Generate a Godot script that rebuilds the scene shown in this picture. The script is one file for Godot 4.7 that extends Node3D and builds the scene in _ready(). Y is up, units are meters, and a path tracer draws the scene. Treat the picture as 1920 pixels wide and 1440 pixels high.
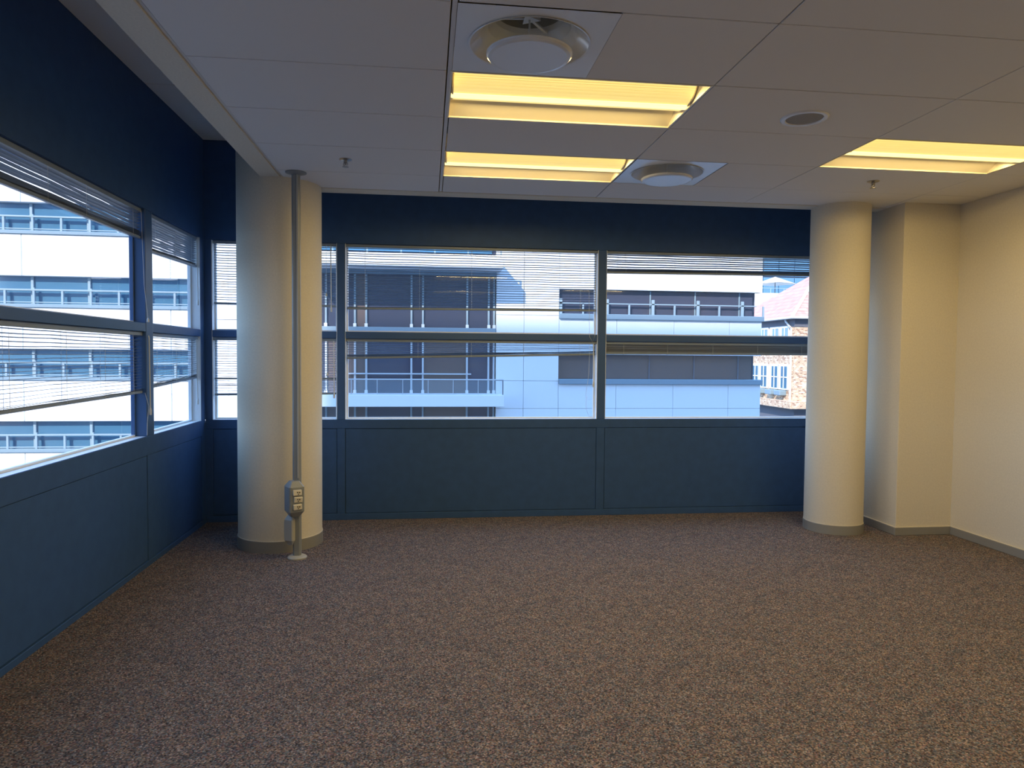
extends Node3D
# An empty corner office: navy window walls with venetian blinds, two round columns, tiled ceiling, carpet, offices across the street.
# World: back window wall face is z = 0, left window wall face is x = XL, floor is y = 0.

const XL := -1.925      # inner face of the left window wall
const XR := 4.12        # inner face of the right wall
const ZR := 9.6         # inner face of the wall behind the camera
const H := 2.647        # tiled ceiling
const HS := 3.16        # soffit of the blind pocket
const SILL := 0.862
const HEAD := 2.35
const TR0 := 1.550      # transom
const TR1 := 1.608
const SETBACK := 0.075  # glass behind the wall face
const FLOOR_OUT := -9.0 # street level

var M := {}
var names := {}
var rng := RandomNumberGenerator.new()

# ------------------------------------------------------------------ helpers
func srgb(r: float, g: float, b: float) -> Color:
	return Color(r / 255.0, g / 255.0, b / 255.0)

func mat(c: Color, rough := 0.7, metal := 0.0, spec := 0.5) -> StandardMaterial3D:
	var m := StandardMaterial3D.new()
	m.albedo_color = c
	m.roughness = rough
	m.metallic = metal
	m.metallic_specular = spec
	return m

func numbered(called: String) -> String:
	if not names.has(called):
		names[called] = 0
		return called
	names[called] += 1
	return "%s_%03d" % [called, names[called]]

func base(called: String, at := Vector3.ZERO, turn := 0.0) -> Node3D:
	var o := Node3D.new()
	o.name = numbered(called)
	add_child(o, true)
	o.position = at
	o.rotation.y = turn
	return o

func tag(o: Node3D, label: String, category: String, group := "") -> Node3D:
	o.set_meta("label", label)
	o.set_meta("category", category)
	if group != "":
		o.set_meta("group", group)
	return o

func structure(called: String, at := Vector3.ZERO, turn := 0.0) -> Node3D:
	var o := base(called, at, turn)
	o.set_meta("kind", "structure")
	return o

func part(parent: Node3D, called: String, mesh: Mesh, m: Material, at := Vector3.ZERO, turn := Vector3.ZERO) -> MeshInstance3D:
	var o := MeshInstance3D.new()
	o.name = called
	o.mesh = mesh
	o.material_override = m
	parent.add_child(o, true)
	o.position = at
	o.rotation = turn
	return o

func tri(st: SurfaceTool, a: Vector3, b: Vector3, c: Vector3, n: Vector3) -> void:
	var g := (b - a).cross(c - a)
	if g.length_squared() < 1e-16:
		return
	if g.dot(n) > 0.0:
		var t := b
		b = c
		c = t
	for v in [a, b, c]:
		st.set_normal(n)
		st.add_vertex(v)

func quad(st: SurfaceTool, a: Vector3, b: Vector3, c: Vector3, d: Vector3, n: Vector3) -> void:
	tri(st, a, b, c, n)
	tri(st, a, c, d, n)

func begin() -> SurfaceTool:
	var st := SurfaceTool.new()
	st.begin(Mesh.PRIMITIVE_TRIANGLES)
	return st

# a box between two corners, edges chamfered by r
func add_box(st: SurfaceTool, lo: Vector3, hi: Vector3, r := 0.0, xf := Transform3D()) -> void:
	var c := (lo + hi) * 0.5
	var h := (hi - lo) * 0.5
	r = minf(r, 0.45 * minf(h.x, minf(h.y, h.z)) * 2.0)
	var axes := [Vector3.RIGHT, Vector3.UP, Vector3.BACK]
	for i in 3:
		for s in [-1.0, 1.0]:
			var n: Vector3 = axes[i] * s
			var u: Vector3 = axes[(i + 1) % 3]
			var v: Vector3 = axes[(i + 2) % 3]
			var o: Vector3 = c + n * h[i]
			var hu: float = h[(i + 1) % 3] - r
			var hv: float = h[(i + 2) % 3] - r
			quad(st, xf * (o - u * hu - v * hv), xf * (o + u * hu - v * hv), xf * (o + u * hu + v * hv), xf * (o - u * hu + v * hv), xf.basis * n)
	if r <= 0.0:
		return
	for i in 3:
		var j := (i + 1) % 3
		var k := (i + 2) % 3
		for s in [-1.0, 1.0]:
			for t in [-1.0, 1.0]:
				var a: Vector3 = axes[i] * s
				var b: Vector3 = axes[j] * t
				var l: Vector3 = axes[k] * (h[k] - r)
				var p: Vector3 = c + a * h[i] + b * (h[j] - r)
				var q: Vector3 = c + a * (h[i] - r) + b * h[j]
				quad(st, xf * (p - l), xf * (p + l), xf * (q + l), xf * (q - l), xf.basis * (a + b).normalized())
	for sx in [-1.0, 1.0]:
		for sy in [-1.0, 1.0]:
			for sz in [-1.0, 1.0]:
				var d := Vector3(sx, sy, sz)
				var e := c + d * (h - Vector3(r, r, r))
				tri(st, xf * (e + Vector3(sx * r, 0, 0)), xf * (e + Vector3(0, sy * r, 0)), xf * (e + Vector3(0, 0, sz * r)), xf.basis * d.normalized())

func box(lo: Vector3, hi: Vector3, r := 0.0) -> ArrayMesh:
	var st := begin()
	add_box(st, lo, hi, r)
	return st.commit()

# profile of (radius, height) turned round the y axis
func add_lathe(st: SurfaceTool, profile: Array, sides := 48, xf := Transform3D()) -> void:
	for i in profile.size() - 1:
		var p: Vector2 = profile[i]
		var q: Vector2 = profile[i + 1]
		var e := q - p
		var n2 := Vector2(e.y, -e.x).normalized()
		for k in sides:
			var a0 := TAU * k / sides
			var a1 := TAU * (k + 1) / sides
			var d0 := Vector3(cos(a0), 0, sin(a0))
			var d1 := Vector3(cos(a1), 0, sin(a1))
			var v := [d0 * p.x + Vector3.UP * p.y, d1 * p.x + Vector3.UP * p.y, d1 * q.x + Vector3.UP * q.y, d0 * q.x + Vector3.UP * q.y]
			var n := [d0 * n2.x + Vector3.UP * n2.y, d1 * n2.x + Vector3.UP * n2.y, d1 * n2.x + Vector3.UP * n2.y, d0 * n2.x + Vector3.UP * n2.y]
			for f in [[0, 1, 2], [0, 2, 3]]:
				var idx: Array = f
				var g: Vector3 = (v[idx[1]] - v[idx[0]]).cross(v[idx[2]] - v[idx[0]])
				if g.length_squared() < 1e-16:
					continue
				if g.dot(n[idx[0]] + n[idx[1]]) > 0.0:
					idx = [idx[0], idx[2], idx[1]]
				for w in idx:
					st.set_normal((xf.basis * n[w]).normalized())
					st.add_vertex(xf * v[w])

func lathe(profile: Array, sides := 48) -> ArrayMesh:
	var st := begin()
	add_lathe(st, profile, sides)
	return st.commit()

# a round bar along a list of points
func add_tube(st: SurfaceTool, pts: Array, r: float, sides := 8) -> void:
	var rings := []
	for i in pts.size():
		var t: Vector3 = (pts[mini(i + 1, pts.size() - 1)] - pts[maxi(i - 1, 0)]).normalized()
		var u := t.cross(Vector3.UP if absf(t.y) < 0.9 else Vector3.RIGHT).normalized()
		var w := t.cross(u).normalized()
		var ring := []
		for k in sides:
			var a := TAU * k / sides
			ring.append(u * cos(a) + w * sin(a))
		rings.append(ring)
	for i in pts.size() - 1:
		for k in sides:
			var k2 := (k + 1) % sides
			var a: Vector3 = pts[i] + rings[i][k] * r
			var b: Vector3 = pts[i] + rings[i][k2] * r
			var c: Vector3 = pts[i + 1] + rings[i + 1][k2] * r
			var d: Vector3 = pts[i + 1] + rings[i + 1][k] * r
			quad(st, a, b, c, d, (rings[i][k] + rings[i][k2]).normalized())
	for e in [0, pts.size() - 1]:
		for k in sides:
			tri(st, pts[e], pts[e] + rings[e][k] * r, pts[e] + rings[e][(k + 1) % sides] * r, (pts[e] - pts[1 if e == 0 else e - 1]).normalized())

func tube(pts: Array, r: float, sides := 8) -> ArrayMesh:
	var st := begin()
	add_tube(st, pts, r, sides)
	return st.commit()

# polygon (clockwise or not) in the xy plane, thickness along z from z0 to z1
func prism(poly: Array, z0: float, z1: float) -> ArrayMesh:
	var st := begin()
	var pv := PackedVector2Array(poly)
	var ids := Geometry2D.triangulate_polygon(pv)
	for i in range(0, ids.size(), 3):
		for z in [z0, z1]:
			tri(st, Vector3(pv[ids[i]].x, pv[ids[i]].y, z), Vector3(pv[ids[i + 1]].x, pv[ids[i + 1]].y, z), Vector3(pv[ids[i + 2]].x, pv[ids[i + 2]].y, z), Vector3(0, 0, 1 if z == maxf(z0, z1) else -1))
	var mid := Vector2.ZERO
	for p in pv:
		mid += p / pv.size()
	for i in pv.size():
		var a := pv[i]
		var b := pv[(i + 1) % pv.size()]
		var n := Vector2(b.y - a.y, a.x - b.x).normalized()
		if n.dot((a + b) * 0.5 - mid) < 0.0:
			n = -n
		quad(st, Vector3(a.x, a.y, z0), Vector3(b.x, b.y, z0), Vector3(b.x, b.y, z1), Vector3(a.x, a.y, z1), Vector3(n.x, n.y, 0))
	return st.commit()

func noise_tex(freq: float, ramp: Array, size := 512, seed_ := 1, octaves := 4) -> NoiseTexture2D:
	var n := FastNoiseLite.new()
	n.noise_type = FastNoiseLite.TYPE_SIMPLEX_SMOOTH
	n.frequency = freq
	n.seed = seed_
	n.fractal_octaves = octaves
	var t := NoiseTexture2D.new()
	t.width = size
	t.height = size
	t.seamless = true
	t.noise = n
	var g := Gradient.new()
	g.offsets = PackedFloat32Array([0.0, 1.0])
	g.colors = PackedColorArray([ramp[0], ramp[1]])
	t.color_ramp = g
	return t

func carpet_image() -> Array:
	# loop pile: every loop has its own yarn colour, laid in diagonal rows
	var n := 1024
	var cells := 256
	var yarns := [Color(0.45, 0.40, 0.38), Color(0.35, 0.34, 0.36), Color(0.52, 0.45, 0.40), Color(0.38, 0.39, 0.43), Color(0.27, 0.26, 0.28), Color(0.57, 0.52, 0.50), Color(0.48, 0.37, 0.37), Color(0.41, 0.44, 0.45)]
	var pick := PackedInt32Array()
	pick.resize(cells * cells)
	var tone := PackedFloat32Array()
	tone.resize(cells * cells)
	var patch := FastNoiseLite.new()
	patch.seed = 7
	patch.frequency = 0.05
	for i in cells * cells:
		var px := i % cells
		var py := i / cells
		var w := patch.get_noise_2d(px, py)
		pick[i] = (rng.randi() % 8) if rng.randf() < 0.8 else (1 if w > 0.15 else (0 if w > -0.15 else 2))
		tone[i] = rng.randf_range(0.72, 1.25)
	var im := Image.create(n, n, false, Image.FORMAT_RGB8)
	var hi := Image.create(n, n, false, Image.FORMAT_L8)
	var step := n / cells
	for y in n:
		for x in n:
			var cy := y / step
			var xs := (x + (cy % 2) * (step / 2)) % n
			var cx := xs / step
			var k := cy * cells + cx
			var fx := (float(xs % step) + 0.5) / step - 0.5
			var fy := (float(y % step) + 0.5) / step - 0.5
			var loop := 1.0 - 1.5 * (fx * fx + fy * fy)
			var c: Color = yarns[pick[k]] * tone[k]
			im.set_pixel(x, y, Color(c.r, c.g, c.b))
			hi.set_pixel(x, y, Color(loop, loop, loop))
	return [ImageTexture.create_from_image(im), ImageTexture.create_from_image(hi)]

func perforated_image() -> ImageTexture:
	# fine punched holes of the lamp basket
	var n := 256
	var im := Image.create(n, n, false, Image.FORMAT_RGB8)
	for y in n:
		for x in n:
			var row := y / 16
			var u := float((x + (row % 2) * 8) % 16) - 7.5
			var v := float(y % 16) - 7.5
			var hole := u * u + v * v < 26.0
			var c := 1.0 if hole else 0.74
			im.set_pixel(x, y, Color(c, c, c * (1.0 if hole else 0.9)))
	return ImageTexture.create_from_image(im)

func brick_image() -> ImageTexture:
	# courses far below a pixel or two: mottled buff and brown
	var im := Image.create(256, 256, false, Image.FORMAT_RGB8)
	var tones := [srgb(206, 178, 148), srgb(190, 154, 124), srgb(218, 196, 168), srgb(158, 118, 92), srgb(198, 168, 134)]
	for row in 32:
		for k in 16:
			var c: Color = tones[rng.randi() % 5]
			for yy in 8:
				for xx in 16:
					var px := (k * 16 + xx + (row % 2) * 8) % 256
					im.set_pixel(px, row * 8 + yy, srgb(216, 206, 192) if (yy == 0 or xx == 0) else c)
	return ImageTexture.create_from_image(im)

func tile_image() -> ImageTexture:
	var im := Image.create(128, 128, false, Image.FORMAT_RGB8)
	for row in 8:
		for k in 8:
			var t := rng.randf_range(0.9, 1.06)
			for yy in 16:
				for xx in 16:
					im.set_pixel(k * 16 + xx, row * 16 + yy, (srgb(170, 112, 96) if yy < 3 else srgb(208, 152, 134)) * t)
	return ImageTexture.create_from_image(im)

func triplanar(m: StandardMaterial3D, tex: Texture2D, scale: float) -> StandardMaterial3D:
	m.albedo_texture = tex
	m.uv1_triplanar = true
	m.uv1_world_triplanar = true
	m.uv1_scale = Vector3.ONE * scale
	return m

# ------------------------------------------------------------------ scene
func _ready() -> void:
	rng.seed = 20240
	# camera, solved from the 1.2 x 0.6 m ceiling grid and the verticals
	var cam := Camera3D.new()
	cam.name = "camera"
	cam.fov = 57.294
	cam.near = 0.05
	cam.far = 400.0
	cam.position = Vector3(-0.0905, 1.4059, 6.0906)
	cam.rotation = Vector3(-0.03861, -0.11938, 0.00838)
	add_child(cam)
	cam.current = true
	# sky
	var sm := ProceduralSkyMaterial.new()
	sm.sky_top_color = Color(0.42, 0.57, 0.76)
	sm.sky_horizon_color = Color(0.64, 0.75, 0.88)
	sm.ground_bottom_color = Color(0.30, 0.33, 0.36)
	sm.ground_horizon_color = Color(0.50, 0.56, 0.62)
	sm.sky_energy_multiplier = 2.2
	sm.ground_energy_multiplier = 1.0
	sm.sun_angle_max = 1.0
	var sky := Sky.new()
	sky.sky_material = sm
	var env := Environment.new()
	env.background_mode = Environment.BG_SKY
	env.sky = sky
	env.tonemap_mode = Environment.TONE_MAPPER_LINEAR
	env.tonemap_exposure = 1.12
	env.sdfgi_enabled = true
	env.ssao_enabled = true
	env.ssil_enabled = true
	var we := WorldEnvironment.new()
	we.name = "environment"
	we.environment = env
	add_child(we)
	# sun from behind the building on the left, onto the offices across the street
	var sun := DirectionalLight3D.new()
	sun.name = "sun"
	sun.light_color = Color(1.0, 0.96, 0.9)
	sun.light_energy = 2.0
	sun.light_angular_distance = 0.53
	sun.shadow_enabled = true
	add_child(sun)
	sun.look_at_from_position(Vector3.ZERO, Vector3(0.5, -0.58, -0.7), Vector3.UP)
	materials()
	shell()
	windows()
	ceiling()
	columns()
	fittings()
	service_pole()
	blinds()
	outside()

func materials() -> void:
	M.navy = mat(srgb(58, 90, 134), 0.55, 0.0, 0.4)
	triplanar(M.navy, noise_tex(0.02, [Color(0.93, 0.93, 0.93), Color(1, 1, 1)], 512, 3), 0.8)
	M.frame = mat(srgb(58, 90, 134), 0.4, 0.0, 0.5)
	M.alu = mat(srgb(234, 238, 240), 0.4)
	M.cream = mat(srgb(226, 217, 196), 0.75, 0.0, 0.35)
	triplanar(M.cream, noise_tex(0.06, [Color(0.95, 0.95, 0.95), Color(1, 1, 1)], 512, 5), 2.0)
	M.ceil = mat(srgb(243, 241, 236), 0.9, 0.0, 0.2)
	triplanar(M.ceil, noise_tex(0.35, [Color(0.88, 0.88, 0.88), Color(1, 1, 1)], 512, 9), 3.0)
	M.tee = mat(srgb(216, 213, 208), 0.5)
	M.white = mat(srgb(230, 230, 226), 0.18, 0.0, 0.5)
	M.skirt = mat(srgb(140, 138, 132), 0.5)
	M.grey = mat(srgb(138, 142, 142), 0.42)
	M.greylight = mat(srgb(176, 174, 164), 0.42)
	M.socket = mat(srgb(228, 220, 200), 0.4)
	M.dark = mat(srgb(28, 28, 30), 0.5)
	M.chrome = mat(srgb(170, 165, 158), 0.3, 0.9)
	M.grille = mat(srgb(150, 146, 138), 0.7)
	var ct := carpet_image()
	M.carpet = mat(Color(1, 1, 1), 0.95, 0.0, 0.15)
	triplanar(M.carpet, ct[0], 0.72)
	M.carpet.heightmap_enabled = true
	M.carpet.heightmap_texture = ct[1]
	M.carpet.heightmap_scale = 0.25
	M.slat = mat(srgb(138, 145, 153), 0.4, 0.0, 0.35)
	M.rail = mat(srgb(134, 147, 160), 0.4)
	M.cord = mat(srgb(216, 218, 216), 0.6)
	M.glass = mat(Color(0.75, 0.88, 1.0, 0.05), 0.0)
	M.glass.transparency = BaseMaterial3D.TRANSPARENCY_ALPHA
	M.reflector = mat(srgb(240, 230, 205), 0.35, 0.0, 0.5)
	M.lens = mat(srgb(250, 240, 210), 0.5)
	M.lens.emission_enabled = true
	M.lens.emission = Color(1, 1, 1)
	M.lens.emission_operator = BaseMaterial3D.EMISSION_OP_MULTIPLY
	M.lens.emission = Color(1.0, 0.87, 0.50)
	M.lens.emission_energy_multiplier = 1.15
	M.lens.emission_texture = perforated_image()
	M.lens.uv1_triplanar = true
	M.lens.uv1_scale = Vector3.ONE * 8.0
	M.lip = mat(srgb(250, 245, 225), 0.4)
	M.lip.emission_enabled = true
	M.lip.emission = Color(1.0, 0.90, 0.58)
	M.lip.emission_energy_multiplier = 1.5
	# outside
	M.render_white = mat(srgb(232, 234, 236), 0.8)
	M.ledge = mat(srgb(126, 148, 162), 0.6)
	M.glass_blue = mat(srgb(70, 114, 144), 0.08, 0.0, 0.7)
	M.glass_dark = mat(srgb(62, 66, 84), 0.08, 0.0, 0.6)
	M.glass_brown = mat(srgb(104, 92, 90), 0.1, 0.0, 0.5)
	M.post = mat(srgb(142, 162, 174), 0.4)
	M.post_white = mat(srgb(190, 196, 202), 0.4)
	M.asphalt = triplanar(mat(srgb(110, 112, 116), 0.9), noise_tex(0.05, [Color(0.85, 0.85, 0.85), Color(1, 1, 1)], 256, 11), 0.3)
	M.concrete = mat(srgb(168, 168, 166), 0.85)
	M.brick = triplanar(mat(Color(1, 1, 1), 0.85), brick_image(), 0.28)
	M.roof = triplanar(mat(Color(1, 1, 1), 0.8), tile_image(), 0.35)
	M.frieze = mat(srgb(96, 98, 108), 0.8)
	M.trimwhite = mat(srgb(236, 234, 230), 0.6)
	M.canvas = mat(srgb(196, 190, 180), 0.8)
	M.pane_out = mat(Color(0.6, 0.72, 0.78, 0.1), 0.02)
	M.pane_out.transparency = BaseMaterial3D.TRANSPARENCY_ALPHA

# ------------------------------------------------------------------ room shell
func shell() -> void:
	var fl := structure("floor")
	part(fl, "carpet", box(Vector3(XL - 0.15, -0.12, -0.15), Vector3(XR + 0.15, 0.0, ZR + 0.15)), M.carpet)
	# slab above: blind pocket soffit and the plenum over the tiles
	var sl := structure("wall_top")
	part(sl, "slab", box(Vector3(XL - 0.15, HS + 0.02, -0.15), Vector3(XR + 0.15, HS + 0.2, ZR + 0.15)), M.ceil)
	var z := 0.0
	while z < ZR - 0.1:
		var z2 := minf(z + 1.2, ZR)
		part(sl, "soffit_panel", box(Vector3(XL, HS, z + 0.004), Vector3(-1.255, HS + 0.02, z2 - 0.004), 0.003), M.ceil)
		z = z2
	var x := -1.255
	while x < 3.6:
		var x2 := minf(x + 1.2, 3.64)
		part(sl, "soffit_panel", box(Vector3(x + 0.004, HS, 0.0), Vector3(x2 - 0.004, HS + 0.02, 0.555), 0.003), M.ceil)
		x = x2
	# back window wall
	var wb := structure("wall_back")
	part(wb, "upper_wall", box(Vector3(XL - 0.15, HEAD, -0.15), Vector3(3.64, HS + 0.02, 0.0)), M.navy)
	part(wb, "core", box(Vector3(XL - 0.15, 0.0, -0.15), Vector3(3.64, SILL - 0.02, -0.012)), M.navy)
	part(wb, "top_rail", box(Vector3(XL, 0.784, -0.012), Vector3(3.64, SILL, 0.0), 0.002), M.navy)
	part(wb, "skirting", box(Vector3(XL, 0.0, -0.012), Vector3(3.64, 0.055, 0.004), 0.002), M.navy)
	for m in [[XL - 0.095, -1.868], [-0.854, -0.787], [1.400, 1.473], [3.60, 3.64]]:
		part(wb, "mullion", box(Vector3(m[0], SILL, -0.095), Vector3(m[1], HEAD, 0.0), 0.003), M.frame)
		part(wb, "post", box(Vector3(maxf(m[0], XL), 0.055, -0.012), Vector3(m[1], 0.784, 0.0), 0.002), M.navy)
	for p in [[-1.868, -0.854], [-0.787, 1.400], [1.473, 3.60]]:
		part(wb, "panel", box(Vector3(p[0] + 0.003, 0.058, -0.012), Vector3(p[1] - 0.003, 0.781, -0.004), 0.002), M.navy)
	# left window wall
	var wl := structure("wall_left")
	var zs := [[-0.15, 0.103], [1.101, 1.219], [3.409, 3.527], [5.717, 5.835], [8.025, ZR + 0.15]]
	part(wl, "upper_wall", box(Vector3(XL - 0.15, HEAD, 0.0), Vector3(XL, HS + 0.02, ZR + 0.15)), M.navy)
	part(wl, "core", box(Vector3(XL - 0.15, 0.0, 0.0), Vector3(XL - 0.012, SILL - 0.02, ZR + 0.15)), M.navy)
	part(wl, "top_rail", box(Vector3(XL - 0.012, 0.735, 0.0), Vector3(XL, SILL, ZR), 0.002), M.navy)
	part(wl, "skirting", box(Vector3(XL - 0.012, 0.0, 0.0), Vector3(XL + 0.006, 0.036, ZR), 0.002), M.navy)
	for i in zs.size():
		var m: Array = zs[i]
		part(wl, "mullion", box(Vector3(XL - 0.095, SILL, maxf(m[0], 0.0)), Vector3(XL, HEAD, m[1]), 0.003), M.frame)
		part(wl, "post", box(Vector3(XL - 0.012, 0.036, maxf(m[0], 0.0)), Vector3(XL, 0.735, minf(m[1], ZR)), 0.002), M.navy)
		if i > 0:
			part(wl, "panel", box(Vector3(XL - 0.012, 0.039, zs[i - 1][1] + 0.003), Vector3(XL - 0.004, 0.732, m[0] - 0.003), 0.002), M.navy)
	# right wall, the pier in the corner, and the wall behind the camera
	var wr := structure("wall_right")
	part(wr, "wall_face", box(Vector3(XR, 0.0, 0.905), Vector3(XR + 0.15, HS + 0.02, ZR + 0.15)), M.cream)
	part(wr, "corner_pier", box(Vector3(3.64, 0.0, -0.15), Vector3(XR + 0.15, HS + 0.02, 0.905), 0.003), M.cream)
	var wf := structure("wall_front")
	part(wf, "wall_face", box(Vector3(XL - 0.15, 0.0, ZR), Vector3(XR + 0.15, HS + 0.02, ZR + 0.15)), M.cream)
	# grey skirting with a pale top edge
	var b := structure("baseboard_right")
	part(b, "board", box(Vector3(XR - 0.012, 0.0, 0.905), Vector3(XR, 0.064, ZR), 0.003), M.skirt)
	part(b, "board", box(Vector3(3.628, 0.0, 0.905), Vector3(XR - 0.012, 0.064, 0.917), 0.003), M.skirt)
	part(b, "board", box(Vector3(3.628, 0.0, 0.005), Vector3(3.64, 0.064, 0.905), 0.003), M.skirt)
	part(b, "cap", box(Vector3(XR - 0.010, 0.064, 0.915), Vector3(XR, 0.068, ZR)), M.cream)
	part(b, "cap", box(Vector3(3.630, 0.064, 0.905), Vector3(XR - 0.010, 0.068, 0.915)), M.cream)
	part(b, "cap", box(Vector3(3.630, 0.064, 0.005), Vector3(3.64, 0.068, 0.905)), M.cream)
	var bf := structure("baseboard_front")
	part(bf, "board", box(Vector3(XL, 0.0, ZR - 0.012), Vector3(XR - 0.012, 0.064, ZR), 0.003), M.skirt)

func window_unit(n: int, at: Vector3, turn: float, w: float, far_jamb: Material) -> void:
	# local x runs along the wall, z points into the room; y is world height
	var o := structure("window_%d" % n, at, turn)
	part(o, "transom", box(Vector3(0, TR0, -SETBACK - 0.03), Vector3(w, TR1, -0.002), 0.003), M.frame)
	part(o, "sill", box(Vector3(0, SILL - 0.02, -0.11), Vector3(w, SILL, -0.001), 0.002), M.alu)
	part(o, "jamb", box(Vector3(0, SILL, -SETBACK - 0.02), Vector3(0.004, HEAD, -0.002)), M.alu)
	part(o, "jamb", box(Vector3(w - 0.004, SILL, -SETBACK - 0.02), Vector3(w, HEAD, -0.002)), far_jamb)
	for k in 2:
		var y0: float = [SILL, TR1][k]
		var y1: float = [TR0, HEAD][k]
		var st := begin()
		add_box(st, Vector3(0.004, y0, -SETBACK - 0.02), Vector3(0.018, y1, -SETBACK + 0.006), 0.002)
		add_box(st, Vector3(w - 0.018, y0, -SETBACK - 0.02), Vector3(w - 0.004, y1, -SETBACK + 0.006), 0.002)
		part(o, "glazing_bead", st.commit(), far_jamb)
		st = begin()
		add_box(st, Vector3(0.018, y0, -SETBACK - 0.02), Vector3(w - 0.018, y0 + 0.012, -SETBACK + 0.006), 0.002)
		add_box(st, Vector3(0.018, y1 - 0.012, -SETBACK - 0.02), Vector3(w - 0.018, y1, -SETBACK + 0.006), 0.002)
		part(o, "glazing_bead", st.commit(), M.alu)
		var q := begin()
		quad(q, Vector3(0.016, y0 + 0.01, -SETBACK), Vector3(w - 0.016, y0 + 0.01, -SETBACK), Vector3(w - 0.016, y1 - 0.01, -SETBACK), Vector3(0.016, y1 - 0.01, -SETBACK), Vector3(0, 0, 1))
		part(o, "pane", q.commit(), M.glass)

func windows() -> void:
	window_unit(1, Vector3(-1.868, 0, 0), 0.0, 1.014, M.alu)
	window_unit(2, Vector3(-0.787, 0, 0), 0.0, 2.187, M.alu)
	window_unit(3, Vector3(1.473, 0, 0), 0.0, 2.127, M.alu)
	window_unit(4, Vector3(XL, 0, 1.101), PI / 2, 0.998, M.alu)
	window_unit(5, Vector3(XL, 0, 3.409), PI / 2, 2.19, M.frame)
	window_unit(6, Vector3(XL, 0, 5.717), PI / 2, 2.19, M.frame)
	window_unit(7, Vector3(XL, 0, 8.025), PI / 2, 2.19, M.frame)

# ------------------------------------------------------------------ ceiling
const LIGHTS := [[0.0, 2.371], [0.0, 1.171], [2.4, 1.771], [0.0, 4.771], [2.4, 4.171], [0.0, 7.171], [2.4, 6.571]]
const AIRS := [[0.0, 2.971], [1.2, 1.171]]

func ceiling() -> void:
	var ce := structure("ceiling")
	var cols := [[-1.10, -0.012], [0.012, 1.2], [1.2, 2.4], [2.4, 3.6], [3.6, XR]]
	var rows := [[0.70, 1.171]]
	var z := 1.171
	while z < ZR - 0.05:
		rows.append([z, minf(z + 0.6, ZR)])
		z += 0.6
	var g := 0.003
	for c in cols:
		for r in rows:
			var x0: float = c[0]
			var x1: float = c[1]
			var skip := false
			for l in LIGHTS:
				if absf(maxf(x0 - 0.012, 0) - l[0]) < 0.02 and absf(r[0] - l[1]) < 0.02:
					skip = true
			for a in AIRS:
				if x1 > 0 and absf(maxf(x0 - 0.012, 0) - a[0]) < 0.02 and absf(r[0] - a[1]) < 0.02:
					x0 = a[0] + 0.6
			if x0 < -0.5:
				skip = false
			if skip:
				continue
			# the corner tile is notched round the pier
			if c[0] == 3.6 and r[0] < 0.905:
				part(ce, "tile", box(Vector3(x0 + g, H, 0.91), Vector3(x1, H + 0.016, r[1] - g), 0.0015), M.ceil)
				part(ce, "tile", box(Vector3(x0 + g, H, r[0] + g), Vector3(3.64, H + 0.016, 0.91), 0.0015), M.ceil)
			else:
				var lift := rng.randf_range(-0.0008, 0.0008)
				part(ce, "tile", box(Vector3(x0 + g, H + lift, r[0] + g), Vector3(x1 - g, H + 0.016 + lift, r[1] - g), 0.0015), M.ceil)
	part(ce, "tee", box(Vector3(-0.0095, H + 0.002, 0.70), Vector3(0.0095, H + 0.03, ZR), 0.001), M.tee)
	part(ce, "edge_channel", box(Vector3(-1.118, H + 0.006, 0.70), Vector3(-1.102, H + 0.03, ZR), 0.001), M.tee)
	# plasterboard border and its upstand round the blind pocket
	var t1 := structure("trim_1")
	part(t1, "border", box(Vector3(-1.255, H - 0.004, 0.70), Vector3(-1.118, H + 0.014, ZR), 0.002), M.cream)
	part(t1, "upstand", box(Vector3(-1.255, H + 0.014, 0.555), Vector3(-1.24, HS, ZR)), M.cream)
	var t2 := structure("trim_2")
	part(t2, "border", box(Vector3(-1.255, H - 0.004, 0.555), Vector3(3.64, H + 0.014, 0.698), 0.002), M.cream)
	part(t2, "upstand", box(Vector3(-1.24, H + 0.014, 0.555), Vector3(3.64, HS, 0.57)), M.cream)

# ------------------------------------------------------------------ columns
func columns() -> void:
	var c := base("round_column", Vector3(-1.18, 0, 0.696))
	tag(c, "thick round cream column with the grey service pole in front", "column")
	part(c, "shaft", lathe([Vector2(0.300, 0.0), Vector2(0.300, HS)], 96), M.cream)
	part(c, "base_band", lathe([Vector2(0.300, 0.082), Vector2(0.305, 0.082), Vector2(0.306, 0.079), Vector2(0.306, 0.0)], 96), M.skirt)
	part(c, "band_cap", lathe([Vector2(0.300, 0.086), Vector2(0.304, 0.086), Vector2(0.304, 0.082)], 96), M.cream)
	var d := base("round_column", Vector3(3.26, 0, 0.649))
	tag(d, "slimmer round cream column beside the corner pier", "column")
	part(d, "shaft", lathe([Vector2(0.227, 0.0), Vector2(0.227, HS)], 96), M.cream)
	part(d, "base_band", lathe([Vector2(0.227, 0.074), Vector2(0.231, 0.074), Vector2(0.232, 0.071), Vector2(0.232, 0.0)], 96), M.skirt)
	part(d, "band_cap", lathe([Vector2(0.227, 0.078), Vector2(0.230, 0.078), Vector2(0.230, 0.074)], 96), M.cream)

# ------------------------------------------------------------------ ceiling fittings
func lamp_light(o: Node3D, at: Vector3, tilt: float, size: Vector2, energy: float) -> void:
	var l := AreaLight3D.new()
	l.name = "lamp_light"
	l.area_size = size
	l.area_normalize_energy = true
	l.light_color = Color(1.0, 0.87, 0.58)
	l.light_energy = energy
	l.area_range = 20.0
	l.area_attenuation = 2.0
	l.shadow_enabled = true
	o.add_child(l, true)
	l.position = at
	l.rotation = Vector3(-PI / 2 + tilt, 0, 0)

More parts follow.
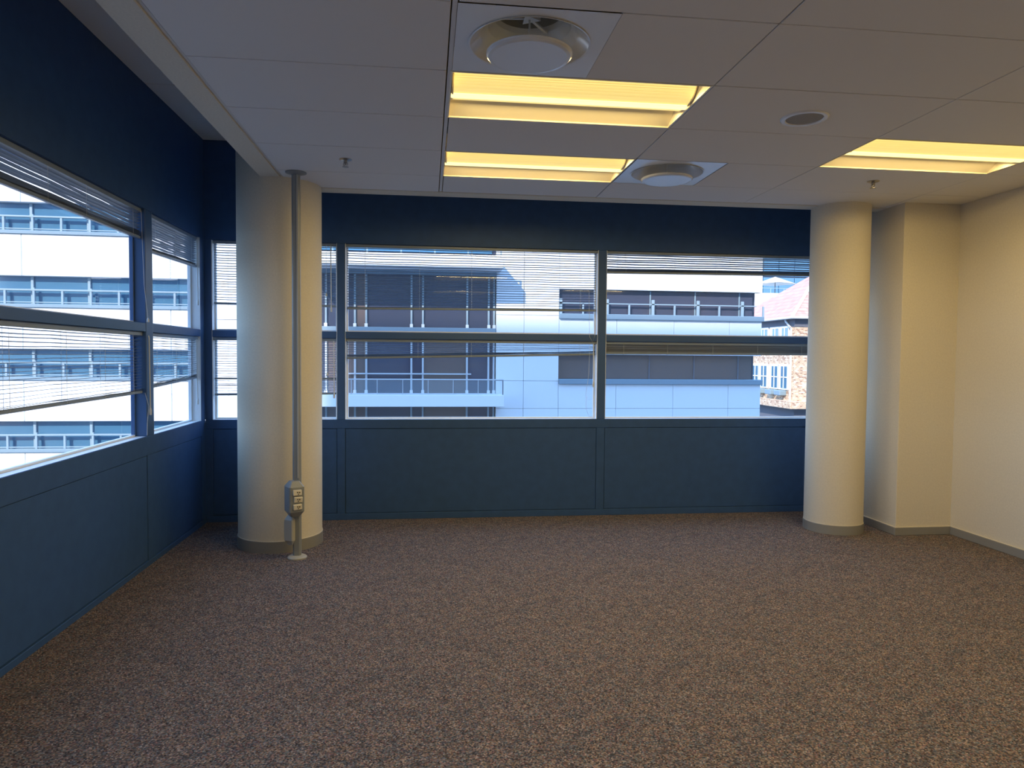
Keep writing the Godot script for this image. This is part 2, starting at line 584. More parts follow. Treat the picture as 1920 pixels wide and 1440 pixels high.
func light_fitting(x: float, z: float, label: String) -> void:
	var o := base("ceiling_light", Vector3(x + 0.6, H, z + 0.3))
	tag(o, label, "ceiling light", "recessed fluorescent ceiling lights")
	# painted trough, curved from both long edges up to the middle
	var st := begin()
	var prof := []
	for i in 13:
		var t := i / 12.0
		prof.append(Vector2(0.292 - 0.29 * t, 0.004 + 0.096 * sin(t * PI / 2)))
	for s in [-1.0, 1.0]:
		for i in 12:
			var a: Vector2 = prof[i]
			var b: Vector2 = prof[i + 1]
			var n := Vector3(0, -(a.x - b.x), -(b.y - a.y) * s).normalized()
			quad(st, Vector3(-0.594, a.y, a.x * s), Vector3(0.594, a.y, a.x * s), Vector3(0.594, b.y, b.x * s), Vector3(-0.594, b.y, b.x * s), n)
	part(o, "reflector", st.commit(), M.reflector)
	# end plates and rim
	for s in [-1.0, 1.0]:
		part(o, "end_plate", box(Vector3(minf(0.588 * s, 0.597 * s), 0.0, -0.296), Vector3(maxf(0.588 * s, 0.597 * s), 0.102, 0.296)), M.reflector)
		part(o, "rim", box(Vector3(-0.597, -0.002, minf(0.29 * s, 0.298 * s)), Vector3(0.597, 0.01, maxf(0.29 * s, 0.298 * s)), 0.001), M.reflector)
	part(o, "housing", box(Vector3(-0.597, 0.104, -0.298), Vector3(0.597, 0.11, 0.298)), M.reflector)
	# perforated basket below the tubes: two curved sides, a plain bar along the bottom
	for s in [-1.0, 1.0]:
		var b := begin()
		var q := []
		for i in 9:
			var t := i / 8.0
			q.append(Vector2(0.155 * cos(t * PI / 2) + 0.022 * t, 0.088 - 0.080 * sin(t * PI / 2)))
		for i in 8:
			var p0: Vector2 = q[i]
			var p1: Vector2 = q[i + 1]
			var e := p1 - p0
			var n := Vector3(0, -e.x, e.y * s)
			n = Vector3(0, -absf(e.x), absf(e.y) * s).normalized()
			quad(b, Vector3(-0.575, p0.y, p0.x * s), Vector3(0.575, p0.y, p0.x * s), Vector3(0.575, p1.y, p1.x * s), Vector3(-0.575, p1.y, p1.x * s), n)
		part(o, "perforated_lamp_basket", b.commit(), M.lens)
	part(o, "basket_lamp_bar", box(Vector3(-0.586, 0.0, -0.024), Vector3(0.586, 0.009, 0.024), 0.003), M.lip)
	for s in [-1.0, 1.0]:
		var cap := prism([Vector2(-0.157, 0.09), Vector2(-0.14, 0.05), Vector2(-0.09, 0.016), Vector2(-0.024, 0.002), Vector2(0.024, 0.002), Vector2(0.09, 0.016), Vector2(0.14, 0.05), Vector2(0.157, 0.09)], -0.004, 0.004)
		part(o, "basket_end", cap, M.reflector, Vector3(0.579 * s, 0, 0), Vector3(0, PI / 2, 0))
	# the light it gives, one source along each curved side of the basket
	for s in [-1.0, 1.0]:
		lamp_light(o, Vector3(0, 0.020, 0.115 * s), 0.27 * -s, Vector2(1.12, 0.06), 0.72)

func fittings() -> void:
	var lab := ["recessed ceiling light next to the round air diffuser with an open throat", "recessed ceiling light next to the smaller air diffuser by the windows", "recessed ceiling light next to the sprinkler above the slim column"]
	for i in LIGHTS.size():
		light_fitting(LIGHTS[i][0], LIGHTS[i][1], lab[i] if i < 3 else ["recessed ceiling light over the open carpet, behind the open-throat air diffuser", "recessed ceiling light over the carpet beside the cream right wall", "recessed ceiling light near the rear wall, on the window side", "recessed ceiling light near the rear wall, on the right wall side"][i - 3])
	# air diffusers: square plate, glossy cone up to the duct, hanging disc
	for i in AIRS.size():
		var o := base("air_diffuser", Vector3(AIRS[i][0] + (0.306 if i == 0 else 0.3), H, AIRS[i][1] + 0.3))
		tag(o, ["round white air diffuser whose open throat and bracket show above its disc", "round white air diffuser near the window wall, its throat hidden by its disc"][i], "air vent", "round ceiling air diffusers")
		var ps := begin()
		var seg := 64
		for k in seg:
			var a0 := TAU * k / seg
			var a1 := TAU * (k + 1) / seg
			var p := []
			for a in [a0, a1]:
				var d := Vector2(cos(a), sin(a))
				var m := 0.296 / maxf(absf(d.x), absf(d.y))
				p.append([Vector3(d.x * 0.238, 0, d.y * 0.238), Vector3(d.x * m, 0, d.y * m)])
			quad(ps, p[0][0], p[1][0], p[1][1], p[0][1], Vector3.DOWN)
		part(o, "plate", ps.commit(), M.white)
		part(o, "cone", lathe([Vector2(0.238, 0.0), Vector2(0.243, -0.004), Vector2(0.236, -0.003), Vector2(0.222, 0.010), Vector2(0.195, 0.034), Vector2(0.165, 0.066), Vector2(0.142, 0.105), Vector2(0.135, 0.125)], 64), M.white)
		var duct := begin()
		add_lathe(duct, [Vector2(0.135, 0.125), Vector2(0.135, 0.20), Vector2(0.0, 0.20)], 48)
		part(o, "duct", duct.commit(), M.greylight)
		var br := begin()
		for k in 3:
			var a := TAU * k / 3.0 + 0.4
			add_box(br, Vector3(-0.006, 0.100, 0.0), Vector3(0.006, 0.108, 0.150), 0.0, Transform3D(Basis(Vector3.UP, a), Vector3.ZERO))
		part(o, "bracket", br.commit(), M.white)
		part(o, "bracket_plate", lathe([Vector2(0.0, 0.096), Vector2(0.045, 0.096), Vector2(0.045, 0.110), Vector2(0.0, 0.110)], 3), M.white)
		part(o, "hanger", tube([Vector3(0, -0.03, 0), Vector3(0, 0.1, 0)], 0.004, 10), M.white)
		part(o, "disc", lathe([Vector2(0.0, -0.052), Vector2(0.150, -0.052), Vector2(0.163, -0.050), Vector2(0.170, -0.044), Vector2(0.172, -0.038), Vector2(0.166, -0.034), Vector2(0.12, -0.024), Vector2(0.0, -0.016)], 64), M.white)
	# speaker
	var s := base("ceiling_speaker", Vector3(1.83, H, 2.625))
	tag(s, "flush round white ceiling speaker with a grey mesh grille", "speaker")
	part(s, "ring", lathe([Vector2(0.118, 0.0), Vector2(0.118, -0.003), Vector2(0.112, -0.008), Vector2(0.094, -0.007), Vector2(0.090, -0.001)], 64), M.white)
	part(s, "grille", lathe([Vector2(0.091, -0.003), Vector2(0.06, -0.0045), Vector2(0.0, -0.005)], 48), M.grille)
	for i in 2:
		var p := base("sprinkler", Vector3([-0.613, 2.98][i], H, [1.49, 1.483][i]))
		tag(p, ["small sprinkler head in the ceiling tile near the service pole", "small sprinkler head in the ceiling tile near the slim column"][i], "sprinkler", "ceiling sprinkler heads")
		part(p, "escutcheon", lathe([Vector2(0.040, 0.0), Vector2(0.040, -0.003), Vector2(0.028, -0.008), Vector2(0.012, -0.010)], 32), M.chrome)
		part(p, "body", lathe([Vector2(0.012, -0.008), Vector2(0.012, -0.020), Vector2(0.007, -0.024), Vector2(0.006, -0.034), Vector2(0.0, -0.034)], 20), M.chrome)
		var fr := begin()
		for q in [-1.0, 1.0]:
			add_tube(fr, [Vector3(0.010 * q, -0.018, 0), Vector3(0.013 * q, -0.032, 0), Vector3(0.004 * q, -0.046, 0)], 0.0022, 8)
		part(p, "frame_arms", fr.commit(), M.chrome)
		part(p, "deflector", lathe([Vector2(0.0, -0.046), Vector2(0.020, -0.046), Vector2(0.020, -0.049), Vector2(0.0, -0.050)], 20), M.chrome)

# ------------------------------------------------------------------ service pole
func hex_box(w: float, d: float, y0: float, y1: float, taper: float, neck: float) -> ArrayMesh:
	# an upright box whose ends slope in to the pole, corners cut
	var st := begin()
	var lv := [[y0, neck], [y0 + taper, 1.0], [y1 - taper, 1.0], [y1, neck]]
	var ch := 0.16
	var ring := []
	for l in lv:
		var k: float = l[1]
		var x := w * 0.5 * k
		var z := d * 0.5 * k
		var cx := x * (1.0 - ch)
		var cz := z * (1.0 - ch)
		var y: float = l[0]
		ring.append([Vector3(-cx, y, z), Vector3(cx, y, z), Vector3(x, y, cz), Vector3(x, y, -cz), Vector3(cx, y, -z), Vector3(-cx, y, -z), Vector3(-x, y, -cz), Vector3(-x, y, cz)])
	for i in 3:
		for k in 8:
			var a: Vector3 = ring[i][k]
			var b: Vector3 = ring[i][(k + 1) % 8]
			var c: Vector3 = ring[i + 1][(k + 1) % 8]
			var e: Vector3 = ring[i + 1][k]
			var n := (b - a).cross(e - a).normalized()
			var out_ := (a + b) * 0.5
			out_.y = 0
			if n.dot(out_) < 0:
				n = -n
			quad(st, a, b, c, e, n)
	for i in [0, 3]:
		for k in 6:
			tri(st, ring[i][0], ring[i][k + 1], ring[i][k + 2], Vector3.DOWN if i == 0 else Vector3.UP)
	return st.commit()

func service_pole() -> void:
	var o := base("service_pole", Vector3(-0.985, 0, 1.12))
	tag(o, "grey floor-to-ceiling service pole with power sockets in front of the thick column", "service pole")
	part(o, "pole", box(Vector3(-0.027, 0.008, -0.024), Vector3(0.027, H - 0.008, 0.024), 0.010), M.grey)
	part(o, "cover_strip", box(Vector3(0.006, 0.56, 0.024), Vector3(0.019, H - 0.02, 0.028), 0.001), M.greylight)
	part(o, "floor_flange", lathe([Vector2(0.066, 0.0), Vector2(0.066, 0.008), Vector2(0.056, 0.016), Vector2(0.026, 0.022)], 48), M.greylight)
	part(o, "ceiling_flange", lathe([Vector2(0.070, H), Vector2(0.070, H - 0.006), Vector2(0.050, H - 0.012), Vector2(0.026, H - 0.018)], 48), M.grey)
	var b := Node3D.new()
	b.name = "socket_box"
	o.add_child(b, true)
	b.position = Vector3(-0.012, 0, 0.035)
	b.rotation.y = 0.48
	part(b, "casing", hex_box(0.106, 0.118, 0.300, 0.545, 0.038, 0.52), M.grey)
	part(b, "back_plate", box(Vector3(-0.036, 0.342, 0.056), Vector3(0.036, 0.503, 0.060), 0.001), M.grey)
	for k in 3:
		var so := part(b, "power_socket", box(Vector3(-0.029, -0.019, -0.004), Vector3(0.029, 0.019, 0.010), 0.003), M.socket, Vector3([0.0, 0.006, 0.002][k], [0.472, 0.424, 0.374][k], 0.062), Vector3([-0.06, 0.16, 0.05][k], 0, [0.0, -0.05, 0.05][k]))
	for k in 3:
		for q in [[-0.004, 0.004, 0.004, 0.010], [0.010, 0.018, 0.002, 0.009], [0.003, 0.008, -0.009, -0.003]]:
			var y: float = [0.472, 0.424, 0.374][k]
			part(b, "pin_hole", box(Vector3(q[0], y + q[2] - 0.004, 0.070), Vector3(q[1], y + q[3] - 0.004, 0.0745)), M.dark)
	var c := Node3D.new()
	c.name = "data_box"
	o.add_child(c, true)
	c.position = Vector3(-0.036, 0, -0.004)
	c.rotation.y = 1.1
	part(c, "casing", hex_box(0.085, 0.072, 0.095, 0.305, 0.034, 0.5), M.greylight)
	part(c, "cover", box(Vector3(-0.028, 0.14, -0.045), Vector3(0.028, 0.255, -0.041), 0.001), M.greylight)

# ------------------------------------------------------------------ blinds
func slat_mesh(w: float, sag: float, tilt: float, phase: float) -> ArrayMesh:
	var st := begin()
	var n := 16
	var cross := []
	for i in 4:
		var t := i / 3.0 - 0.5
		var yy := 0.0022 * (1.0 - 4.0 * t * t)
		cross.append(Vector2(0.025 * t, yy).rotated(tilt))
	for k in n:
		var row := []
		for e in [k, k + 1]:
			var u: float = float(e) / n
			var dy := -sag * absf(sin(u * 4.0 * PI)) + sag * 0.8 * sin(u * TAU * 1.3 + phase)
			var pts := []
			for c in cross:
				pts.append(Vector3(w * u, c.y + dy, c.x))
			row.append(pts)
		for i in 3:
			var a: Vector3 = row[0][i]
			var b: Vector3 = row[1][i]
			var c: Vector3 = row[1][i + 1]
			var d: Vector3 = row[0][i + 1]
			var nn := (d - a).cross(b - a).normalized()
			if nn.y < 0:
				nn = -nn
			quad(st, a, b, c, d, nn)
	return st.commit()

# origin: left end of the opening at the head; drops are lengths down to the bottom rail at either end
func blind(label: String, at: Vector3, turn: float, w: float, dl: float, dr: float, slats: int, stack: int, cords: Array, tilt := 0.16, stack_mid := 0.0) -> Node3D:
	var o := base("venetian_blind", at, turn)
	tag(o, label, "blind", "venetian blinds in the window reveals")
	var zc := -0.034
	part(o, "headrail", box(Vector3(0.006, -0.026, zc - 0.0135), Vector3(w - 0.006, -0.001, zc + 0.0135), 0.002), M.rail)
	var x0 := 0.012
	var sw := w - 0.024
	var vars := []
	for k in 3:
		vars.append(slat_mesh(sw, 0.0014 + 0.0008 * k, tilt, k * 2.1))
	var pile := stack * 0.0034
	var top := 0.034
	for k in slats + stack:
		var yl: float
		var yr: float
		if k < slats:
			var t := float(k) / maxf(1.0, slats)
			yl = lerpf(-top, -(dl - 0.018 - pile), t)
			yr = lerpf(-top, -(dr - 0.018 - pile), t)
		else:
			var j := k - slats
			yl = -(dl - 0.016 - pile + j * 0.0034)
			yr = -(dr - 0.016 - pile + j * 0.0034)
		yl += rng.randf_range(-0.0012, 0.0012)
		yr += rng.randf_range(-0.0012, 0.0012)
		part(o, "slat", vars[k % 3], M.slat, Vector3(x0, yl, zc), Vector3(0, 0, atan2(yr - yl, sw)))
	part(o, "bottom_rail", box(Vector3(0, -0.010, -0.0125), Vector3(sw, 0.008, 0.0125), 0.003), M.rail, Vector3(x0, -dl + 0.007, zc), Vector3(0, 0, atan2(dl - dr, sw)))
	if stack_mid > 0.0:
		part(o, "jammed_slats", box(Vector3(0, -0.007, -0.0125), Vector3(sw, 0.007, 0.0125), 0.003), M.rail, Vector3(x0, -stack_mid, zc))
	for c in cords:
		var cx: float = c * w
		var drop := lerpf(dl, dr, c)
		var st := begin()
		for s in [-1.0, 1.0]:
			add_tube(st, [Vector3(cx, -0.026, zc + 0.0135 * s), Vector3(cx, -drop + 0.004, zc + 0.0135 * s)], 0.0009, 5)
		part(o, "ladder_cord", st.commit(), M.cord)
		part(o, "cord_button", lathe([Vector2(0.0, -0.005), Vector2(0.006, -0.004), Vector2(0.006, 0.0)], 10), M.rail, Vector3(cx, -drop, zc))
	return o

func wand(o: Node3D, x: float, length: float, z := -0.008) -> void:
	part(o, "tilt_wand", tube([Vector3(x, -0.024, z - 0.006), Vector3(x, -0.04, z - 0.002), Vector3(x + 0.003, -length, z)], 0.0042, 8), M.cord)
	part(o, "wand_grip", lathe([Vector2(0.0, -0.05), Vector2(0.008, -0.048), Vector2(0.009, -0.02), Vector2(0.005, 0.0), Vector2(0.0, 0.0)], 12), M.cord, Vector3(x + 0.003, -length, z))

func pull_cord(o: Node3D, pts: Array, tassel := true) -> void:
	part(o, "pull_cord", tube(pts, 0.0014, 6), M.cord)
	if tassel:
		part(o, "cord_tassel", lathe([Vector2(0.0, -0.028), Vector2(0.009, -0.026), Vector2(0.007, -0.006), Vector2(0.003, 0.0), Vector2(0.0, 0.0)], 12), M.cord, pts[pts.size() - 1])

func blinds() -> void:
	var up := HEAD
	var lo := TR0
	# back wall
	var b := blind("open venetian blind over the upper pane of the window behind the thick column", Vector3(-1.868, up, 0), 0.0, 1.014, 0.525, 0.535, 22, 0, [0.12, 0.5, 0.82])
	wand(b, 0.962, 0.53)
	pull_cord(b, [Vector3(0.925, -0.02, -0.01), Vector3(0.925, -0.42, -0.006)])
	b = blind("open venetian blind with a jammed bunch of slats, behind the thick column", Vector3(-1.868, lo, 0), 0.0, 1.014, 0.485, 0.475, 21, 0, [0.12, 0.5, 0.82], 0.16, 0.345)
	wand(b, 0.985, 0.46)
	pull_cord(b, [Vector3(0.93, -0.02, -0.01), Vector3(0.932, -0.29, -0.006)])
	b = blind("open venetian blind lowered over most of the upper pane of the middle back window", Vector3(-0.787, up, 0), 0.0, 2.187, 0.550, 0.535, 23, 1, [0.075, 0.285, 0.49, 0.70, 0.93])
	pull_cord(b, [Vector3(2.11, -0.02, -0.01), Vector3(2.105, -0.4, -0.004), Vector3(2.112, -0.76, 0.004), Vector3(2.14, -0.81, 0.004), Vector3(2.16, -0.75, 0.002), Vector3(2.155, -0.3, -0.01)], false)
	b = blind("venetian blind drawn up crookedly above the lower pane of the middle back window", Vector3(-0.787, lo, 0), 0.0, 2.187, 0.172, 0.122, 5, 6, [0.075, 0.28, 0.49, 0.70, 0.93])
	wand(b, 2.152, 0.36)
	pull_cord(b, [Vector3(2.12, -0.02, -0.008), Vector3(2.11, -0.30, -0.004), Vector3(2.085, -0.48, -0.002), Vector3(2.11, -0.52, 0.004), Vector3(2.16, -0.50, 0.004), Vector3(2.12, -0.46, 0.003), Vector3(2.09, -0.50, -0.002), Vector3(2.09, -0.60, -0.002), Vector3(2.12, -0.67, -0.002), Vector3(2.165, -0.66, -0.002)], false)
	b = blind("venetian blind drawn up above the upper pane of the window by the slim column", Vector3(1.473, up, 0), 0.0, 2.127, 0.195, 0.178, 6, 6, [0.085, 0.48, 0.69, 0.9], 0.34)
	b = blind("venetian blind drawn up with its slats shut, lower pane by the slim column", Vector3(1.473, lo, 0), 0.0, 2.127, 0.112, 0.105, 4, 6, [0.08, 0.27, 0.47, 0.67, 0.87], 1.05)
	# left wall; local x runs from the near end towards the back wall
	b = blind("venetian blind drawn up above the upper pane of the wide left window", Vector3(XL, up, 3.409), PI / 2, 2.19, 0.20, 0.195, 6, 8, [0.1, 0.3, 0.48, 0.66, 0.94], 0.34)
	pull_cord(b, [Vector3(2.15, -0.02, -0.008), Vector3(2.155, -0.5, 0.004), Vector3(2.19, -0.71, 0.012)])
	b = blind("open venetian blind lowered over half of the lower pane of the wide left window", Vector3(XL, lo, 3.409), PI / 2, 2.19, 0.42, 0.40, 18, 3, [0.1, 0.32, 0.55, 0.75, 0.93])
	wand(b, 2.205, 0.50, 0.014)
	pull_cord(b, [Vector3(2.17, -0.40, -0.004), Vector3(2.19, -0.46, 0.004), Vector3(2.205, -0.49, 0.006), Vector3(2.18, -0.6, 0.004), Vector3(2.175, -0.68, 0.004)], false)
	b = blind("venetian blind pulled partway over the upper pane of the narrow left window", Vector3(XL, up, 1.101), PI / 2, 0.998, 0.258, 0.240, 11, 3, [0.12, 0.5, 0.86], 0.34)
	wand(b, 0.955, 0.50)
	b = blind("sloping open venetian blind over the lower pane of the narrow left window", Vector3(XL, lo, 1.101), PI / 2, 0.998, 0.375, 0.335, 16, 4, [0.12, 0.5, 0.86])
	wand(b, 0.93, 0.50)

# ------------------------------------------------------------------ outside
func ext(parent: Node3D, called: String, x0: float, x1: float, y0: float, y1: float, z0: float, z1: float, m: Material, r := 0.0) -> MeshInstance3D:
	return part(parent, called, box(Vector3(x0, y0, z0), Vector3(x1, y1, z1), r), m)

func outside() -> void:
	var Z := -28.0
	var gr := base("street", Vector3(0, FLOOR_OUT, -20))
	tag(gr, "grey asphalt street between the office buildings", "street")
	gr.set_meta("kind", "structure")
	part(gr, "asphalt", box(Vector3(-110, -0.3, -110), Vector3(120, 0, 130)), M.asphalt)
	# --- white office with ribbon windows, seen through the left windows
	var a := base("office_building")
	tag(a, "white office block with blue ribbon windows and balustrades, past the left windows", "building")
	ext(a, "body", -37.24, -10.62, FLOOR_OUT, 14.6, Z - 14.0, Z - 0.5, M.concrete)
	for k in 6:
		var yb := 8.14 - 3.28 * k   # underside of the white band
		var yt := yb + 1.86
		if k == 0:
			yt = yb + 2.6
		if yb < FLOOR_OUT:
			break
		var xx := -37.24
		while xx < -10.7:
			var xn := minf(xx + 6.35, -10.6)
			ext(a, "white_panel", xx + 0.01, xn - 0.01, yb, yt, Z - 0.5, Z, M.render_white, 0.02)
			xx = xn
		# storey of glass under the band
		var y1 := yb
		var y0 := yb - 1.42
		ext(a, "sill_ledge", -37.24, -10.6, y0, y0 + 0.17, Z - 0.5, Z + 0.06, M.ledge, 0.02)
		var x := -37.24
		var i := 0
		while x < -10.7:
			var x2 := minf(x + 2.42, -10.6)
			if i % 1 == 0:
				ext(a, "window_pane", x + 0.04, x2 - 0.04, y0 + 0.17, y1, Z - 0.35, Z - 0.3, M.glass_blue)
			ext(a, "window_post", x - 0.06, x + 0.06, y0 + 0.17, y1, Z - 0.36, Z - 0.22, M.post, 0.01)
			ext(a, "balustrade_post", x + 0.10, x + 0.20, y0 + 0.17, y0 + 0.90, Z - 0.12, Z - 0.02, M.post, 0.01)
			if x + 1.45 < -10.62:
				ext(a, "balustrade_post", x + 1.31, x + 1.41, y0 + 0.17, y0 + 0.84, Z - 0.12, Z - 0.02, M.post, 0.01)
			x = x2
			i += 1
		ext(a, "balustrade_rail", -37.24, -10.6, y0 + 0.76, y0 + 0.84, Z - 0.13, Z - 0.01, M.post, 0.01)
		ext(a, "balustrade_rail", -37.24, -10.6, y0 + 0.22, y0 + 0.27, Z - 0.11, Z - 0.03, M.post, 0.01)
	# --- blank white stair tower
	var t := base("stair_tower")
	tag(t, "blank white stair tower seen past the thick column", "building")
	for k in 8:
		ext(t, "wall_panel", -10.52, -6.0, FLOOR_OUT + 3.0 * k + 0.01, FLOOR_OUT + 3.0 * (k + 1) - 0.01, Z - 12.0, Z + 0.4, M.render_white, 0.01)
	# --- glazed office with balcony
	var g := base("glazed_building")
	tag(g, "dark glazed office with a projecting white roof slab and a balcony", "building")
	ext(g, "body", -5.94, 3.18, FLOOR_OUT, 9.0, Z - 14.0, Z - 0.4, M.glass_dark)
	var fr := 32.3 / 34.09
	ext(g, "roof_slab", -5.94, 3.36, 5.47, 6.04, Z + 0.01, Z + 1.8, M.render_white, 0.02)
	ext(g, "slab_root", -5.94, 3.18, 5.47, 6.04, Z - 0.4, Z + 0.01, M.render_white)
	ext(g, "slab_root", -5.94, 3.18, -0.95, -0.39, Z - 0.4, Z + 0.01, M.render_white)
	ext(g, "soffit_band", -5.94, 3.18, 5.30, 5.47, Z - 0.3, Z + 0.12, M.ledge)
	ext(g, "terrace_rail", -5.94, 3.30, 6.36, 6.42, Z + 1.55, Z + 1.62, M.frieze, 0.01)
	for k in 7:
		ext(g, "terrace_post", -5.9 + 1.52 * k, -5.84 + 1.52 * k, 6.04, 6.36, Z + 1.55, Z + 1.62, M.post)
	var mx := [-5.86, -4.9, -3.55, -3.02, -0.88, -0.33, 1.80, 2.85, 3.11]
	var storeys := [[2.78, 5.30], [-0.40, 2.52], [-4.2, -0.95], [-8.5, -4.4]]
	for s in storeys.size():
		var y0: float = storeys[s][0]
		var y1: float = storeys[s][1]
		for i in mx.size() - 1:
			ext(g, "window_pane", mx[i] + 0.03, mx[i + 1] - 0.03, y0, y1, Z - 0.35, Z - 0.25, M.glass_brown if (i in [1, 2, 5] and s != 0) or i == 2 else M.glass_dark)
		for i in mx.size():
			ext(g, "window_mullion", mx[i] - 0.045, mx[i] + 0.045, y0, y1, Z - 0.36, Z - 0.16, M.post_white if s == 1 else M.post, 0.01)
			ext(g, "mullion_foot", mx[i] - 0.07, mx[i] + 0.07, y0 - 0.02, y0 + 0.16, Z - 0.2, Z - 0.05, M.trimwhite)
	ext(g, "storey_ledge", -5.94, 3.18, 2.52, 2.78, Z - 0.36, Z + 0.05, M.ledge, 0.02)
	ext(g, "door_rail", -3.9, 2.0, 0.52, 0.58, Z - 0.14, Z - 0.06, M.post_white)
	ext(g, "upper_glazing", -5.94, 3.0, 6.42, 9.0, Z - 0.4, Z - 0.3, M.glass_blue)
	ext(g, "balcony_slab", -5.94, 3.47, -0.95, -0.39, Z + 0.01, Z + 1.3, M.render_white, 0.02)
	ext(g, "balcony_rail", -5.94, 3.45, 0.29, 0.35, Z + 1.2, Z + 1.26, M.post_white, 0.01)
	for k in 8:
		var x0 := -5.9 + 1.165 * k
		ext(g, "balcony_pane", x0 + 0.02, x0 + 1.145, -0.37, 0.27, Z + 1.22, Z + 1.24, M.pane_out)
		ext(g, "balcony_post", x0 - 0.015, x0 + 0.015, -0.39, 0.29, Z + 1.21, Z + 1.25, M.post_white)
	ext(g, "balcony_post", 3.40, 3.44, -0.39, 0.29, Z + 1.2, Z + 1.26, M.frieze)
	# --- white panelled office with two ribbon windows
	var w := base("panelled_building")
	tag(w, "white panelled office with two dark ribbon windows, left of the brick house", "building")
	ext(w, "body", 3.2, 16.6, FLOOR_OUT, 8.9, Z - 12.0, Z - 0.5, M.glass_dark)
	var cx := [3.2, 4.56, 6.30, 9.21, 12.15, 15.05, 16.77]
	var ry := [-9.0, -4.5, -1.12, 0.24, 1.55, 3.45, 4.76, 6.9, 9.0]
	for r in ry.size() - 1:
		for c in cx.size() - 1:
			if (r == 3 or r == 5) and c >= 2:
				continue
			ext(w, "wall_panel", cx[c] + 0.008, cx[c + 1] - 0.008, ry[r] + 0.008, ry[r + 1] - 0.008, Z - 0.5, Z, M.render_white)
	for r in [3, 5]:
		var y0: float = ry[r]
		var y1: float = ry[r + 1]
		var x := 6.30
		var k := 0
		while x < 16.3:
			var x2 := minf(x + 2.34, 16.4)
			ext(w, "window_pane", x + 0.02, x2 - 0.02, y0 + 0.12, y1 - 0.02, Z - 0.34, Z - 0.28, M.glass_brown if r == 3 else M.glass_dark)
			ext(w, "window_post", x - 0.03, x + 0.03, y0 + 0.1, y1, Z - 0.36, Z - 0.24, M.frieze if r == 3 else M.ledge)
			if r == 5:
				ext(w, "balustrade_post", x + 0.02, x + 0.16, y0 + 0.1, y0 + 0.85, Z - 0.12, Z - 0.04, M.post)
				ext(w, "balustrade_post", x + 1.17, x + 1.25, y0 + 0.1, y0 + 0.62, Z - 0.12, Z - 0.04, M.post)
			x = x2
			k += 1
		ext(w, "window_sill", 6.3, 16.85, y0 - 0.16, y0 + 0.10, Z - 0.5, Z + 0.12, M.ledge, 0.02)
		if r == 5:
			ext(w, "balustrade_rail", 6.3, 16.5, y0 + 0.60, y0 + 0.65, Z - 0.12, Z - 0.04, M.post)
	# --- brick house with a tiled hip roof
	var h := base("brick_house")
	tag(h, "buff brick house with a pink tiled hip roof and white window frames", "house")
	ext(h, "brick_wall", 29.5, 44.0, -2.0, 4.1, -60.0, -48.0, M.brick)
	ext(h, "frieze", 29.45, 44.05, 4.05, 4.72, -60.05, -47.95, M.frieze)
	ext(h, "gutter", 28.9, 44.6, 4.68, 4.84, -60.6, -47.4, M.trimwhite, 0.03)
	ext(h, "shopfront", 29.7, 43.8, FLOOR_OUT, -2.0, -59.8, -48.2, M.frieze)
	ext(h, "ledge", 29.0, 44.5, -2.65, -2.0, -60.5, -47.5, M.brick, 0.05)
	var rs := begin()
	var e := [Vector3(28.95, 4.84, -47.45), Vector3(44.5, 4.84, -47.45), Vector3(44.5, 4.84, -60.5), Vector3(28.95, 4.84, -60.5)]
	var r0 := Vector3(35.0, 9.4, -54.0)
	var r1 := Vector3(38.5, 9.4, -54.0)
	tri(rs, e[0], e[3], r0, Vector3(-0.6, 0.8, 0))
	tri(rs, e[1], e[2], r1, Vector3(0.6, 0.8, 0))
	quad(rs, e[0], e[1], r1, r0, Vector3(0, 0.8, 0.6))
	quad(rs, e[3], e[2], r1, r0, Vector3(0, 0.8, -0.6))
	part(h, "roof", rs.commit(), M.roof)
	part(h, "hip_ridge", tube([e[0], r0, r1, e[1]], 0.14, 6), M.trimwhite)
	part(h, "downpipe", tube([Vector3(29.3, 4.7, -49.2), Vector3(29.3, 4.5, -49.1), Vector3(29.38, 3.9, -48.35), Vector3(29.38, -2.0, -48.3)], 0.09, 8), M.trimwhite)
	for row in 2:
		for k in 5:
			var z1 := -48.85 - 1.62 * k - 0.1
			var z0 := z1 - 1.35
			if k > 1:
				z1 -= 0.3
				z0 -= 0.3
			var y0: float = [-1.0, 2.35][row]
			var y1: float = [0.8, 4.0][row]
			ext(h, "window_surround", 29.42, 29.52, y0 - 0.14, y1 + 0.16, z0 - 0.16, z1 + 0.16, M.trimwhite)
			var f := ext(h, "window_pane", 29.38, 29.43, y0, y1, z0 + 0.4, z1 - 0.02, M.glass_blue)
			ext(f, "glazing_bar", 29.34, 29.40, y0, y1, (z0 + 0.4 + z1) * 0.5 - 0.04, (z0 + 0.4 + z1) * 0.5 + 0.04, M.trimwhite)
			ext(f, "glazing_bar", 29.34, 29.40, (y0 + y1) * 0.5 - 0.04, (y0 + y1) * 0.5 + 0.04, z0 + 0.4, z1, M.trimwhite)
			if row == 0 and k < 3:
				ext(h, "air_conditioner", 28.9, 29.5, -1.62, -1.2, z0 + 0.15, z1 - 0.15, M.ledge, 0.04)
	# --- terrace with a parasol behind the brick house, and a blue glass block farther off
	var tr := base("terrace_building")
	tag(tr, "white terrace building under the parasol behind the tiled roof", "building")
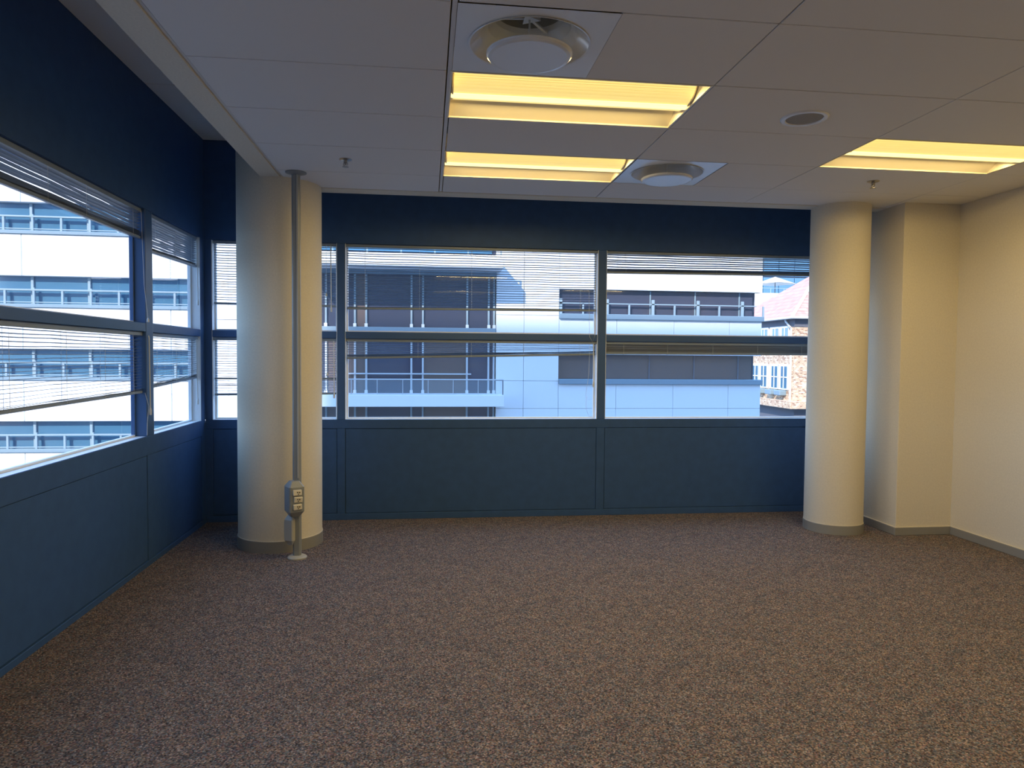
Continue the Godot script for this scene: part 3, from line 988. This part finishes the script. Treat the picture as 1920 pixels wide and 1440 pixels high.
	ext(tr, "wall", 30.0, 60.0, FLOOR_OUT, 8.5, -84.0, -66.0, M.render_white)
	ext(tr, "terrace_rail", 30.0, 60.0, 9.0, 9.06, -66.1, -66.04, M.post)
	for k in 12:
		ext(tr, "terrace_post", 30.5 + 1.5 * k, 30.56 + 1.5 * k, 8.5, 9.0, -66.1, -66.04, M.post)
	var pa := base("parasol", Vector3(38.0, 8.5, -68.0))
	tag(pa, "square cream parasol on the terrace behind the tiled roof", "parasol")
	part(pa, "pole", tube([Vector3(0, 0, 0), Vector3(0, 2.0, 0)], 0.05, 8), M.frieze)
	var cs := begin()
	for k in 4:
		var a0 := TAU * k / 4.0 + 0.35
		var a1 := TAU * (k + 1) / 4.0 + 0.35
		var p0 := Vector3(cos(a0) * 2.2, 1.2, sin(a0) * 2.2)
		var p1 := Vector3(cos(a1) * 2.2, 1.2, sin(a1) * 2.2)
		tri(cs, Vector3(0, 2.0, 0), p0, p1, Vector3(cos(a0 + 0.78), 1.6, sin(a0 + 0.78)).normalized())
		tri(cs, Vector3(0, 1.96, 0), p0 + Vector3(0, -0.04, 0), p1 + Vector3(0, -0.04, 0), -Vector3(cos(a0 + 0.78), 1.6, sin(a0 + 0.78)).normalized())
	part(pa, "canopy", cs.commit(), M.canvas)
	var bl := base("glass_tower")
	tag(bl, "blue glass block far behind the terrace parasol", "building")
	ext(bl, "body", 40.0, 90.0, FLOOR_OUT, 26.0, -120.0, -95.3, M.frieze)
	for r in 9:
		for c in 16:
			ext(bl, "glass_panel", 40.0 + 2.5 * c + 0.05, 42.5 + 2.5 * c - 0.05, FLOOR_OUT + 3.8 * r + 0.1, FLOOR_OUT + 3.8 * (r + 1) - 0.1, -95.3, -95.1, M.glass_blue)
	# --- tall block behind our own building; its roof line shades the lower part of the offices across the street
	var sh := base("high_rise")
	tag(sh, "tall concrete high-rise standing behind the office", "building")
	ext(sh, "block", -74.2, 110.0, FLOOR_OUT, 84.4, 70.0, 92.0, M.concrete)
